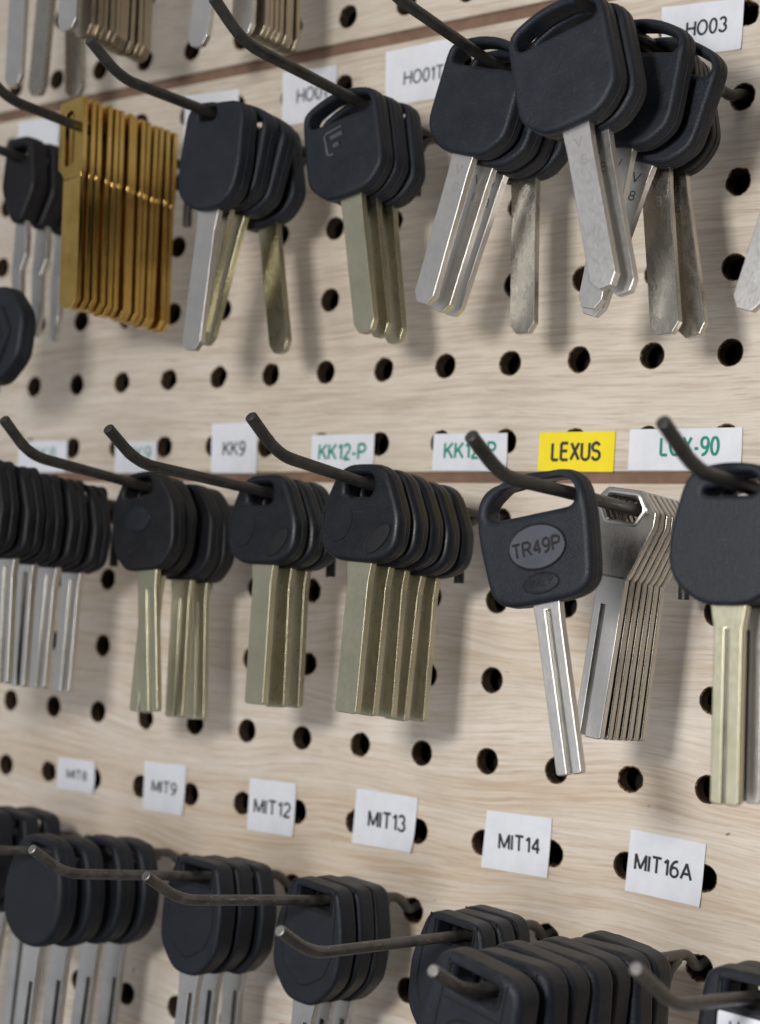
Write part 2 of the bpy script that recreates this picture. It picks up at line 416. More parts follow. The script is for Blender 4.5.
paper_tag('white tag with faint teal code at far left of the middle row', [(-.49, -1.74), (1.80, -1.76), (1.86, -2.76), (-.42, -2.74)], 'KK8', (.1, 1.3, -2.3, -1.95), 'teal_ink', bold=-.004)
paper_tag('white tag with teal code half covered by a hook, left of the KK9 tag', [(3.96, -1.82), (5.72, -1.82), (5.78, -2.79), (4.0, -2.79)], 'KK9', (4.4, 5.5, -2.36, -1.98), 'teal_ink', bold=-.004)
paper_tag('white tag with black code KK9', [(7.91, -1.35), (9.66, -1.33), (9.75, -2.80), (8.0, -2.78)], 'KK9', (8.39, 9.26, -2.3, -1.86), 'ink', bold=-.002)
paper_tag('white tag with teal code KK12-P fully readable, left one of the pair', [(11.70, -1.74), (13.86, -1.74), (13.89, -2.74), (11.74, -2.72)], 'KK12-P', (11.95, 13.61, -2.45, -1.97), 'teal_ink', bold=.006)
paper_tag('white tag with teal code KK12-P partly hidden by a hook tip, beside the yellow tag', [(15.81, -1.77), (18.07, -1.78), (18.12, -2.75), (15.82, -2.72)], 'KK12-P', (16.14, 17.76, -2.44, -1.98), 'teal_ink', bold=.006)
paper_tag('only yellow tag, with black capital letters', [(19.03, -1.78), (21.15, -1.79), (21.14, -2.77), (19.02, -2.75)], 'LEXUS', (19.37, 20.78, -2.51, -2.02), 'ink', 'yellow_paper', bold=.008)
paper_tag('wide white tag with green code LOX-90 at right end of the middle row', [(21.54, -1.75), (24.42, -1.75), (24.44, -2.74), (21.54, -2.73)], 'LOX-90', (22.34, 23.88, -2.41, -1.93), 'teal_ink', bold=.006, curl=.06)
paper_tag('small white tag with code MIT8 at far left of the bottom row', [(2.44, -11.52), (4.05, -11.48), (4.13, -12.44), (2.47, -12.46)], 'MIT8', (2.85, 3.75, -12.12, -11.82), 'ink', bold=.004)
paper_tag('white tag with code MIT9', [(6.15, -11.24), (7.82, -11.22), (7.82, -12.63), (6.19, -12.65)], 'MIT9', (6.48, 7.49, -12.11, -11.74), 'ink', bold=.004)
paper_tag('white tag with code MIT12', [(10.26, -11.28), (11.93, -11.25), (11.95, -12.68), (10.27, -12.70)], 'MIT12', (10.45, 11.79, -12.22, -11.79), 'ink', bold=.004, rot=.01)
paper_tag('white tag with code MIT13', [(14.01, -11.13), (15.99, -11.15), (15.92, -12.55), (13.95, -12.57)], 'MIT13', (14.42, 15.65, -12.09, -11.63), 'ink', bold=.004)
paper_tag('white tag with code MIT14', [(18.11, -11.2), (19.98, -11.16), (19.94, -12.6), (18.03, -12.61)], 'MIT14', (18.48, 19.7, -12.1, -11.68), 'ink', bold=.004, rot=.015)
paper_tag('white tag with code MIT16A, rightmost of the bottom row', [(22.12, -11.14), (24.03, -11.23), (23.96, -12.65), (22.04, -12.57)], 'MIT16A', (22.24, 23.73, -12.10, -11.68), 'ink', bold=.004, rot=-.04)

# ------------------------------------------------------------------ hooks
HK = {}
def hook(c, row, pts, label, mat='wire_dark', leg=True, bend=.55):
    RW = .120 if row == 4 else .132
    """pts: (distance out from board, height) of shaft start, shaft mid, bend, tip"""
    X = 2 * c; z0 = {0: 14, 1: 6, 2: -4, 4: -14}[row]
    o = thing('peg_hook', label, 'hook', 'wire hooks in the pegboard', (X, 0, z0))
    path = [(-.75, .16), (-.30, .10), (.16, .02), (.62, pts[0][1] - z0 + .01)] + [(d, z - z0) for d, z in pts[1:]]
    P = [Vector((0, -d, z)) for d, z in path]
    out = [P[0]]
    for i in range(1, len(P) - 1):
        a, p, b = P[i - 1], P[i], P[i + 1]
        t = min((a - p).length, (b - p).length) * .45
        t = min(t, bend)
        A = p + (a - p).normalized() * t; B = p + (b - p).normalized() * t
        for k in range(7):
            s = k / 6; out.append(A * (1 - s) ** 2 + p * 2 * s * (1 - s) + B * s * s)
    out.append(P[-1])
    ws = [1 + random.uniform(-.025, .025) for _ in out]
    mb = MB(); mb.tube(out, RW, mat, 16, True, lambda k: ws[k]); w = mb.build('wire', o)
    t = (P[-1] - P[-2]).normalized(); e = MB()
    e.tube([P[-1] - t * .01, P[-1] + t * .015, P[-1] + t * .03], RW * .95, 'wire_end' if row == 4 else mat, 14, True, lambda k: (1, .96, .8)[k]); e.build('cut_end', w)
    if leg:
        zl = pts[0][1] - z0 - .3
        q = [(1.15, zl + .26), (1.35, zl + .18), (1.55, zl + .04), (1.68, zl - .2), (1.72, zl - .6), (1.72, zl - 1.0), (1.7, zl - 1.35)]
        mb = MB(); mb.tube([Vector((0, -d, z)) for d, z in q], .13, mat, 12); mb.build('support_leg', o)
    HK[(c, row)] = [(0, z0)] + pts
def hz(c, row, d):
    p = HK[(c, row)]
    for (a, za), (b, zb) in zip(p, p[1:]):
        if a <= d <= b: return za + (zb - za) * (d - a) / (b - a)
    return p[-1][1]
R1 = lambda dz=0, e=0: [(1.0, 5.76 + dz), (4.5, 5.78 + dz), (8.4 + e, 5.86 + dz), (9.4 + e, 6.5 + dz)]
R2 = lambda dz=0, e=0: [(1.0, -4.0 + dz), (4.5, -3.68 + dz), (8.6 + e, -3.28 + dz), (9.55 + e, -2.62 + dz)]
R4 = lambda dz=0, e=0: [(1.0, -13.62 + dz), (4.0, -13.36 + dz), (8.4 + e, -12.88 + dz), (9.45 + e, -12.25 + dz)]
R0 = [(1.0, 13.75), (4.5, 13.8), (8.4, 13.9), (9.4, 14.5)]
for c, n in ((2, 'dark hook out of the top edge at the left corner'), (4, 'dark hook above the fanned nickel blanks at top edge'), (6, 'dark hook above the pale blanks cut off by the top edge')):
    hook(c, 0, R0, n)
hook(2, 1, R1(), 'dark hook hidden behind the brass stack at the left edge')
hook(4, 1, R1(-.06), 'dark hook carrying the brass blanks')
hook(6, 1, [(1, 5.76), (4.5, 5.80), (8.3, 5.75), (9.33, 6.33)], 'dark hook with its tip over the brass stack, carrying four black keys')
hook(8, 1, [(1, 5.74), (4.5, 5.78), (8.44, 5.91), (9.45, 6.56)], 'dark hook crossing the HO01 tag')
hook(10, 1, [(1, 5.85), (5, 6.05), (8.3, 6.3), (9.3, 6.9)], 'dark hook cut by the top edge, carrying keys with long leaning blades')
hook(12, 1, [(1, 5.82), (5, 5.78), (7.6, 5.76), (8.6, 6.35)], 'dark hook under the HO03 tag with six fanned keys')
hook(14, 1, R1(), 'dark hook just outside the right edge in the upper row')
hook(3, 2, R2(), 'dark hook of the row of thick ribbed keys at the left edge')
hook(5, 2, [(1, -4.0), (4.8, -3.59), (8.49, -3.23), (9.35, -2.48)], 'dark hook leftmost of those with a visible raised tip in the middle row')
hook(7, 2, [(1, -4.0), (4.45, -3.71), (8.82, -3.46), (9.75, -2.82)], 'dark hook with its tip just left of the KK9 tag')
hook(9, 2, [(1, -4.0), (5.46, -3.62), (8.66, -3.3), (9.58, -2.62)], 'dark hook with its tip between the KK9 and KK12-P tags')
hook(12, 2, [(1, -4.12), (4.15, -4.0), (7.0, -3.88), (9.28, -3.82), (10.36, -3.2)], 'dark hook holding the single key marked TR49P and bare metal blanks')
hook(14, 2, [(1, -4.05), (5, -3.92), (9.5, -3.73), (10.76, -3.08)], 'dark hook with its tip across the green lettered LOX-90 tag')
hook(2, 4, R4(), 'worn hook outside the left edge in the bottom row', 'wire')
hook(4, 4, R4(.02), 'worn hook reaching out of the left edge in the bottom row', 'wire')
hook(6, 4, [(1, -13.62), (3.9, -13.36), (8.27, -12.9), (9.28, -12.26)], 'worn grey hook in front of the large plain oval keys, bottom left', 'wire')
hook(8, 4, [(1, -13.6), (4.0, -13.32), (8.6, -12.84), (9.66, -12.23)], 'worn grey hook pointing left under the MIT9 tag', 'wire')
hook(10, 4, [(1, -13.62), (4, -13.48), (8.98, -13.22), (10.0, -12.65)], 'worn grey hook with a shiny cut tip under the MIT12 tag', 'wire')
hook(12, 4, [(1, -13.62), (4, -13.4), (9.5, -13.13), (10.57, -12.6)], 'worn grey hook at the front of the thick square keys, below the MIT14 tag', 'wire')
hook(14, 4, [(1, -13.55), (6.2, -12.95), (9.32, -12.61), (10.72, -11.82)], 'worn grey hook at the bottom right corner, below the MIT16A tag', 'wire')

# ------------------------------------------------------------------ keys: local frame, blade axis x = 0, head bottom z = 0, face looks to -Y
def blade(parent, mat, L, w=.66, tip='square', th=.2, groove=None, flare=.05, top=.2):
    mb = MB(); h = w / 2
    if tip == 'round': end = [(-h, -L + .28, .1), (-h * .62, -L + .04, .12), (-h * .25, -L, .1), (h * .25, -L, .1), (h * .62, -L + .04, .12), (h, -L + .28, .1)]
    elif tip == 'chamfer': end = [(-h, -L + .22, .03), (-h * .5, -L, .03), (h * .5, -L, .03), (h, -L + .22, .03)]
    else: end = [(-h, -L, .07), (h, -L, .07)]
    body = [(h, -.45, .3), (h + flare, -.02), (h + flare, top), (-h - flare, top), (-h - flare, -.02), (-h, -.45, .3)]
    if groove:
        gx, gs, gw = groove
        if tip == 'square': e2 = [(-h, -L, .07), (gx - gw / 2, -L, .03), (gx - gw / 2, gs), (gx + gw / 2, gs), (gx + gw / 2, -L, .03), (h, -L, .07)]
        else: e2 = end
        holes = []
        plate(mb, mat, fillet(body + e2, 4), holes, th, .022, 2)
        core = [(h - .02, top - .02), (-h + .02, top - .02), (-h + .02, -L + .03), (h - .02, -L + .03)]
        plate(mb, 'shaded_milled', fillet([(x, z, 0) for x, z in core], 1), (), th * .2, .008, 1)
    else:
        plate(mb, mat, fillet(body + end, 4), (), th, .016, 2)
    return mb.build('blade', parent)
def head(parent, mat, outline, holes, th, bev, seg=4, rib=True, it=14):
    mb = MB(); plate(mb, mat, soften(fillet(outline), it), [soften(fillet(h), 2, 60) for h in holes], th, bev, seg)
    if rib:   # the moulding line round the edge
        o2 = fillet([(x * 1.008, (z - 1.2) * 1.008 + 1.2, r) for x, z, r in outline])
        plate(mb, mat, soften(o2, it), [soften(fillet(h), 2, 60) for h in holes], .035, .012, 1)
    return mb.build('head', parent, angle=50)
def oval(parent, cx, cz, rx, rz, y, rot=0, mat='emblem', name='emblem', disc=True, rim='groove'):
    mb = MB()
    if disc: plate(mb, mat, ellipse(cx, cz, rx, rz, rot), (), .03, .012, 2, y)
    e = ellipse(cx, cz, rx * 1.02, rz * 1.03, rot); e = e + [e[0]]
    mb.tube([(p.x, y - .004, p.y) for p in e], .026, rim, 6, False)
    return mb.build(name, parent)
def lines(parent, polys, y, mat='groove', r=.02, name='groove_shade_line', closed=False):  # by default a raised dark line, a groove's shade as its colour
    mb = MB()
    for pl in polys: mb.tube([(p[0], y, p[1]) for p in pl], r, mat, 6, not closed)
    return mb.build(name, parent)

TRAP = [(-1.12, 2.42, .32), (-.3, 2.66, 1.5), (.3, 2.68, 1.5), (1.14, 2.42, .34), (1.16, .5, .42), (.62, 0, .6), (-.62, 0, .6), (-1.16, .5, .42)]
TSLOT = [(-.93, 2.27, .1), (-.3, 2.46, .8), (.3, 2.47, .8), (.95, 2.27, .12), (.95, 1.98, .1), (-.93, 1.96, .06)]
KEYS = {}
def k_trap(name, bm_, tip, L, stamp=False, badge=False, w=.66):
    t = thing(name, 'x', 'key'); hd = head(t, 'plastic', TRAP, [TSLOT], .56, .12)
    b = blade(t, bm_, L, w, tip, .2, None, .02)
    if stamp:
        for g, *q in (('V', -.1, .12, -.44, -.2), ('8', -.02, .14, -.82, -.60)):
            s = MB(); lettering(s, 'stamp', g, *q, -.101, .006, 0); s.build('stamped_mark', b)
    if badge:
        m = MB(); y = -.285
        sc = lambda q: [(x * .72 - .12, y, (z - 1.4) * .72 + 1.45) for x, z in q]
        m.tube(sc(((.28, 1.80), (-.38, 1.72), (-.47, 1.62), (-.42, 1.0), (-.34, .93), (-.16, .94))), .034, 'emblem', 8)
        m.tube(sc(((-.2, 1.5), (.3, 1.56))), .06, 'emblem', 8)
        m.tube(sc(((-.12, 1.2), (.12, 1.23))), .06, 'emblem', 8)
        m.build('emblem', hd)
    return t, .56
def k_plain():
    t = thing('car_key', 'x', 'key')
    head(t, 'plastic', [(-.98, 2.72, .32), (1.0, 2.76, .4), (1.08, 1.2, .9), (.98, .35, .7), (.35, 0, .5), (-.35, 0, .5), (-1.0, .35, .6), (-1.06, 1.2, .9)],
         [[(-.55, 2.62, .08), (.02, 2.62, .1), (.06, 2.30, .12), (-.55, 2.28, .08)]], .6, .11)
    blade(t, 'nickel', 3.5, .64, 'chamfer', .17); return t, .6
def k_bean():
    t = thing('car_key', 'x', 'key')
    hd = head(t, 'plastic_soft', [(-.55, 2.55, .5), (.55, 2.55, .5), (1.15, 1.7, .7), (1.12, .5, .6), (.62, 0, .12), (-.62, 0, .12), (-1.05, .5, .5), (-1.12, 1.6, .7)],
              [[(-.82, 1.84, .12), (-.3, 2.36, .2), (.32, 2.4, .16), (.42, 2.0, .12), (-.1, 1.92, .3)]], .5, .1)
    oval(hd, -.12, 1.34, .44, .33, -.25, -.1, 'plastic', rim='plastic_smooth')
    for x, z in ((-.42, .5), (.28, .62)):
        mb = MB(); plate(mb, 'groove', ellipse(x, z, .07, .07, 0, 12), (), .02, .005, 1, -.25); mb.build('screw_dot', hd)
    blade(t, 'green_nickel', 3.6, .64, 'square', .18, (.05, -.5, .09)); return t, .5
def k_round(L=3.4, met='green_nickel'):
    t = thing('car_key', 'x', 'key')
    hd = head(t, 'plastic_smooth', [(-.72, 2.2, .6), (.62, 2.26, .6), (1.16, 1.1, .9), (1.12, .25, .5), (.5, 0, .3), (-.6, 0, .3), (-1.18, .3, .5), (-1.12, 1.2, .9)],
              [[(-.42, 1.98, .14), (.26, 2.0, .14), (.26, 1.50, .16), (-.46, 1.46, .12)]], .55, .17, 5)
    oval(hd, .58, .58, .42, .2, -.272, .8, 'groove', rim='plastic_smooth')
    m = MB(); lettering(m, 'plastic', 'oSo', .32, .84, .51, .65, -.288, .012, .004, .3, .8); m.build('embossing', hd)
    r = ellipse(-.62, .95, .42, .5); r = r[6:] + r[:3]
    lines(hd, [[(p.x, p.y) for p in r]], -.262, 'plastic_smooth', .03, 'thumb_ring')
    blade(t, met, L, .6, 'square', .2); return t, .55
def k_tr():
    t = thing('car_key', 'x', 'key')
    hd = head(t, 'plastic', [(-1.22, 2.5, .62), (1.24, 2.54, .62), (1.3, 1.5, 2), (1.18, .12, .62), (.7, -.03, .3), (-.7, -.03, .3), (-1.16, .14, .62), (-1.3, 1.5, 2)],
              [[(-1.03, 1.78, .1), (.98, 1.74, .14), (1.06, 2.0, .14), (1.0, 2.3, .2), (.1, 2.42, .6), (-.5, 2.38, .5), (-.98, 2.1, .3)]], .58, .14, 5)
    e = oval(hd, .08, 1.08, .64, .43, -.295, -.03, 'emblem', rim='plastic_smooth')
    m = MB(); lettering(m, 'groove', 'TR49P', -.50, .64, .91, 1.23, -.313, .02, .006, 0, .02); m.build('lettering', e, smooth=False)
    e = oval(hd, .06, .36, .40, .18, -.288, 0, 'plastic', rim='plastic_smooth')
    m = MB(); lettering(m, 'groove', 'ITALY', -.22, .34, .285, .43, -.306, .018, .002, .2); m.build('lettering', e, smooth=False)
    blade(t, 'nickel', 3.38, .57, 'square', .2, (.02, -.16, .12), .02); return t, .58
def k_lox(bm_='green_nickel'):
    t = thing('car_key', 'x', 'key')
    head(t, 'plastic', [(-.78, 2.42, .5), (0, 2.54, 2), (.78, 2.44, .5), (1.1, 1.3, 1.6), (1.14, .45, .7), (.45, -.02, .6), (-.45, -.02, .6), (-1.14, .45, .7), (-1.1, 1.3, 1.6)],
         [[(-.5, 2.06, .06), (-.18, 2.08, .05), (-.1, 2.3, .1), (.5, 2.32, .16), (.62, 2.08, .12), (.5, 1.92, .1), (-.45, 1.93, .07)]], .56, .1, 5)
    blade(t, bm_, 3.48, .54, 'square', .2, (-.02, -.42, .075), .07); return t, .56
def k_metal(bl='nickel_shaded'):
    t = thing('key_blank', 'x', 'key')
    mb = MB(); out = [(-.42, 1.92, .12), (.42, 1.92, .12), (.8, 1.5, .1), (.8, 1.2, .3), (.42, .16, .15), (.34, 0, .1), (-.34, 0, .1), (-.42, .16, .15), (-.8, 1.2, .3), (-.8, 1.5, .1)]
    hole = [(-.3, 1.76, .12), (.3, 1.76, .12), (.46, 1.52, .1), (.3, 1.24, .12), (-.3, 1.24, .12), (-.46, 1.52, .1)]
    plate(mb, 'nickel_shaded', fillet(out), [fillet(hole)], .19, .03, 2)
    hd = mb.build('head', t)
    r = fillet([(x * 1.16, (z - 1.5) * 1.2 + 1.5, q) for x, z, q in hole]); r.append(r[0])
    lines(hd, [[(p.x, p.y) for p in r]], -.095, 'nickel', .05, 'hole_rim', True)
    blade(t, bl, 3.36, .66, 'square', .19, (-.1, -.55, .10), 0, .1); return t, .19
def k_brass(mat='brass', name='key_blank', L=3.45):
    t = thing(name, 'x', 'key'); mb = MB()
    plate(mb, mat, fillet([(-.55, 2.08, .04), (.37, 2.14, .04), (.37, .1, .06), (.32, -.02, .04), (-.3, -.08, .06), (-.36, .1, .08), (-.55, .3, .06)]),
          [fillet([(-.32, 1.72, .1), (-.06, 1.86, .1), (.04, 1.62, .08), (.04, .42, .08), (-.3, .3, .06)])], .16, .018, 2)
    mb.build('head', t); blade(t, mat, L, .66, 'chamfer', .16, None, 0, .02); return t, .16
def k_blank(mat, L=4.3):
    t = thing('key_blank', 'x', 'key'); mb = MB()
    plate(mb, mat, fillet([(-.9, 2.0, .5), (.9, 2.0, .5), (.9, .3, .5), (.3, 0, .1), (-.3, 0, .1), (-.9, .3, .5)]), [ellipse(0, 1.5, .34, .32)], .16, .025, 2)
    mb.build('head', t); blade(t, mat, L, .7, 'round', .16, None, 0, .05); return t, .16
def shield_path():
    a = fillet([(-.74, 2.22, .1), (.74, 2.22, .1), (.80, 1.3, .6), (.66, .75, .4), (0, .34, .25), (-.66, .75, .4), (-.80, 1.3, .6)]); return a + [a[0]]
def k_shield():
    t = thing('car_key', 'x', 'key')
    slot = [(-.42, 2.65, .06), (.5, 2.65, .06), (.5, 2.26, .06), (-.42, 2.26, .06)]
    out = [(-.72, 2.84, .16), (.74, 2.84, .2), (1.05, 1.7, .9), (1.0, .62, .6), (.42, -.04, .4), (-.42, -.04, .4), (-1.0, .62, .6), (-1.05, 1.7, .9)]
    mb = MB(); plate(mb, 'plastic', soften(fillet(out), 16), [fillet(slot)], .60, .11, 4)
    hd = mb.build('head', t, angle=50)
    lines(hd, [[(p.x, p.y) for p in [q for q in fillet([(-.62, 2.8, 0), (-.72, 2.3, .1), (-.78, 1.3, .6), (-.62, .75, .4), (0, .36, .3), (.62, .75, .4), (.78, 1.3, .6), (.72, 2.3, .1), (.62, 2.8, 0)])][:]]], -.298, 'groove', .022)
    r = fillet([(x * 1.18, (z - 2.45) * 1.3 + 2.45, .06) for x, z, _ in slot]); r.append(r[0])
    lines(hd, [[(p.x, p.y) for p in r]], -.3, 'plastic_soft', .025, 'slot_rim', True)
    blade(t, 'steel', 3.5, .6, 'square', .2, (.12, -.5, .12)); return t, .6
def k_oval():
    t = thing('car_key', 'x', 'key')
    head(t, 'plastic', [(-.7, 2.78, .55), (.75, 2.8, .5), (1.14, 1.5, 1.2), (1.1, .42, .9), (.42, -.08, .5), (-.42, -.08, .5), (-1.1, .42, .9), (-1.14, 1.5, 1.2)],
         [[(-.25, 2.6, .1), (.55, 2.54, .14), (.55, 2.18, .12), (-.25, 2.22, .1)]], .66, .15, 5, True, 40)
    blade(t, 'steel', 3.6, .6, 'square', .2, (.14, -1.0, .14)); return t, .66
def k_square():
    t = thing('car_key', 'x', 'key')
    slot = [(-.5, 2.42, .08), (.46, 2.42, .08), (.46, 2.02, .1), (-.5, 2.02, .1)]
    out = [(-.98, 2.62, .3), (1.0, 2.62, .42), (1.1, 1.2, 2), (1.0, .1, .5), (-1.0, .1, .5), (-1.1, 1.2, 2)]
    hd = head(t, 'plastic', out, [slot], .74, .17, 5, False)
    lines(hd, [[(-.66, 2.5), (-.68, 1.4), (-.66, .3)], [(.68, 2.5), (.7, 1.4), (.68, .3)], [(-.62, 1.78), (.62, 1.78)]], -.37, 'groove', .018)
    r = fillet([(x * 1.25, (z - 2.22) * 1.25 + 2.22, .1) for x, z, _ in slot]); r.append(r[0])
    lines(hd, [[(p.x, p.y) for p in r]], -.366, 'plastic_smooth', .03, 'slot_rim', True)
    oval(hd, 0, 1.0, .5, .5, -.37, 0, 'plastic', rim='groove')
    blade(t, 'steel', 3.5, .6, 'square', .2); return t, .74
def k_ribbed():
    t = thing('car_key', 'x', 'key'); mb = MB()
    out = [(-.75, 2.46, .7), (.75, 2.46, .7), (1.1, 1.2, 1), (1.0, .2, .6), (.4, 0, .3), (-.4, 0, .3), (-1.0, .2, .6), (-1.1, 1.2, 1)]
    slot = [(-.62, 2.32, .14), (.62, 2.32, .14), (.62, 1.94, .14), (-.62, 1.94, .14)]
    for y in (-.17, .17): plate(mb, 'plastic_soft', fillet(out), [fillet(slot)], .33, .13, 4, y)
    plate(mb, 'plastic_soft', fillet([(x * .96, (z - 1.2) * .96 + 1.2, r) for x, z, r in out]), [fillet(slot)], .2, .05, 2)
    mb.build('head', t, angle=50); blade(t, 'nickel', 3.25, .66, 'square', .2, (.08, -.2, .16)); return t, .67

PROTO = {
 'trap_stamp14': lambda: k_trap('car_key', 'nickel', 'chamfer', 3.9, True, w=.62), 'blank_long': lambda: k_blank('nickel', 4.75),
 'trap_dark': lambda: k_trap('car_key', 'nickel_shaded', 'chamfer', 3.6, True, w=.66),
 'plain': lambda: k_plain(), 'trap_shaded': lambda: k_trap('car_key', 'green_nickel_shaded', 'round', 3.45, w=.62), 'trap_badge': lambda: k_trap('car_key', 'green_nickel', 'round', 3.42, badge=True, w=.60),
 'trap_shaded8': lambda: k_trap('car_key', 'green_nickel_shaded', 'round', 3.42, w=.60),
 'trap_stamp': lambda: k_trap('car_key', 'nickel', 'chamfer', 3.42, True, w=.57), 'trap_stamp12': lambda: k_trap('car_key', 'nickel', 'chamfer', 3.36, True, w=.58),
 'bean': k_bean, 'round': lambda: k_round(), 'round_shaded': lambda: k_round(3.4, 'green_nickel_shaded'), 'tr': k_tr, 'lox': lambda: k_lox(), 'lox_silver': lambda: k_lox('nickel'), 'metal': k_metal, 'metal_bright': lambda: k_metal('nickel'),
 'brass': lambda: k_brass(), 'blank': lambda: k_blank('warm_nickel'), 'blank_white': lambda: k_blank('nickel'), 'shield': k_shield, 'oval': k_oval, 'square': k_square, 'ribbed': k_ribbed,
 'slim': lambda: k_plain_slim(),
}
def k_plain_slim():
    t = thing('car_key', 'x', 'key')
    head(t, 'plastic_soft', [(-.55, 2.5, .4), (.55, 2.5, .4), (.7, 1.0, .5), (.2, 0, .1), (-.2, 0, .1), (-.7, 1.0, .5)], [[(-.3, 2.2, .1), (.3, 2.2, .1), (.3, 1.8, .1), (-.3, 1.8, .1)]], .62, .13)
    mb = MB(); out = fillet([(.2, .2), (.3, -.3, .1), (.3, -.9, .2), (.14, -1.3, .2), (.2, -2.4, .3), (.1, -3.1, .1), (-.1, -3.1, .1), (-.16, -2.4, .3), (-.26, -1.3, .2), (-.22, -.6, .2), (-.2, .2)])
    plate(mb, 'steel', out, (), .2, .03, 2); mb.build('blade', t); return t, .62
USED = {}
def place(kind, c, row, d, th, h, label, group, yaw=0, pitch=0):
    if kind not in KEYS: KEYS[kind] = PROTO[kind](); t = KEYS[kind][0]
    else: t = copy_tree(KEYS[kind][0])
    tk = KEYS[kind][1]; a = math.radians(th)
    r = Vector((math.cos(a), 0, math.sin(a))); v = Vector((math.sin(a), 0, -math.cos(a)))
    hook_p = Vector((2 * c, -d + tk / 2, hz(c, row, d)))
    t.location = hook_p - (r * h[0] - v * h[1])
    t.rotation_euler = (math.radians(pitch), -a, math.radians(yaw))
    tag(t, label, 'key', group); return t
ORD = ['front', 'second', 'third', 'fourth', 'fifth', 'sixth', 'seventh', 'eighth', 'ninth', 'tenth', 'eleventh', 'twelfth', 'thirteenth', 'fourteenth', 'fifteenth']
def stack(c, row, items, noun, where, group):
    """items: (kind, distance out, swing in degrees, hook point in the key's frame)"""
    n = len(items)
    for i, it in enumerate(items):
        kind, d, th, h = it[:4]; extra = it[4] if len(it) > 4 else None
        o = 'only' if n == 1 else 'front' if i == 0 else 'rearmost' if i == n - 1 else ORD[i] + ' from front'
        lab = extra or f'{o} {noun} {where}'
        loose = kind not in ('brass', 'metal', 'metal_bright', 'blank')
        if loose and i: th += random.uniform(-1.4, 1.4); h = (h[0] + random.uniform(-.06, .06), h[1] + random.uniform(-.03, .03))
        place(kind, c, row, d, th, h, lab, group, random.uniform(-2, 2) if loose else random.uniform(-.6, .6), random.uniform(-1.2, 1.2) if loose else random.uniform(-.4, .4))

# upper row -----------------------------------------------------------------
stack(4, 1, [('brass', 6.1 - .25 * i - (.08 + random.uniform(-.04, .04) if i else 0), 2.8 + (random.uniform(-.9, .9) if i else 0), (.04 + (random.uniform(-.06, .06) if i else 0), 1.40 + (random.uniform(-.03, .03) if i else 0))) for i in range(14)], 'brass key blank', 'in the tight brass stack', 'brass key blanks')
stack(6, 1, [('plain', 5.4, -4, (-.3, 2.52), 'black key with smooth U-shaped head and small hole, right beside the brass stack'),
             ('trap_shaded', 4.7, -9, (-.35, 2.24)), ('trap_shaded', 4.1, -15, (-.5, 2.24)), ('trap_shaded', 3.2, 11.5, (.35, 2.42))], 'black key with wide slot', 'on the hook right of the brass stack', 'keys right of the brass stack')
stack(8, 1, [('trap_badge', 4.4, 11.5, (.55, 2.24), 'black key with raised square emblem below the HO01 tag'), ('trap_shaded8', 3.76, 12.3, (.55, 2.24)), ('trap_shaded8', 3.12, 11, (.5, 2.24))], 'black slotted key', 'under the HO01 tag', 'keys under the HO01 tag')
stack(10, 1, [('trap_stamp', 5.0, -16, (-.16, 2.2)), ('trap_stamp', 4.35, -16.5, (-.25, 2.25)), ('trap_stamp', 3.7, -19, (-.25, 2.2)), ('trap_dark', 3.1, 4, (.1, 2.24))], 'black key with stamped silver blade', 'covering the end of the tag HO017', 'keys with long silver blades in the centre top')
stack(12, 1, [('trap_stamp12', 7.4, 14.8, (.72, 2.36), 'largest looking black key with silver blade, frontmost at the top right'), ('trap_stamp12', 6.78, 15, (.66, 2.36)), ('trap_stamp12', 5.3, -10.5, (-.2, 2.33)), ('trap_stamp12', 4.5, -18, (-.6, 2.36)),
              ('trap_dark', 3.9, 8, (.55, 2.42)), ('trap_dark', 3.25, 11, (.62, 2.42))], 'black key with silver blade', 'in the fan left of the HO03 tag', 'keys in the fan below the HO03 tag')
stack(14, 1, [('trap_stamp14', 6.0, -17, (-.8, 2.2), 'silver blade with blunt tip entering at the upper right edge')], 'key', '', 'keys at the right edge')
stack(2, 1, [('slim', 4.6, 1, (0, 1.9)), ('slim', 3.9, 2, (0, 1.9)), ('slim', 3.1, 0, (0, 1.9))], 'slim black key with wavy blade', 'left of the brass stack', 'slim keys left of the brass stack')
# top edge --------------------------------------------------------------------
stack(2, 0, [('blank_long', 5.2, 3, (0, 1.5), 'bright out of focus blade at the top left corner'), ('trap_dark', 4.2, -2, (0, 2.42)), ('trap_dark', 3.5, 5, (0, 2.42))], 'black key with long blade', 'at the top left corner', 'keys cut by the top edge at the left')
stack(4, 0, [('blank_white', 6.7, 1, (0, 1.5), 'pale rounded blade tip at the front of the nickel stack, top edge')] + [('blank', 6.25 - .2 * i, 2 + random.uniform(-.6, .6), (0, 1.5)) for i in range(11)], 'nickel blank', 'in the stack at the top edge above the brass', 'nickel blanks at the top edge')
stack(6, 0, [('blank_long', 5.2, -6.5, (0, 1.5), 'pale blade leaning left beside a bent hook, top edge'), ('blank_white', 4.4, 2, (0, 1.5), 'bright white blade tip behind the bent hook, top edge')] + [('blank', 4.1 - .2 * i, 3 + random.uniform(-.6, .6), (0, 1.5)) for i in range(7)], 'nickel blank', 'in the small fan right of the leaning pale blade', 'nickel blanks behind the bent hook')
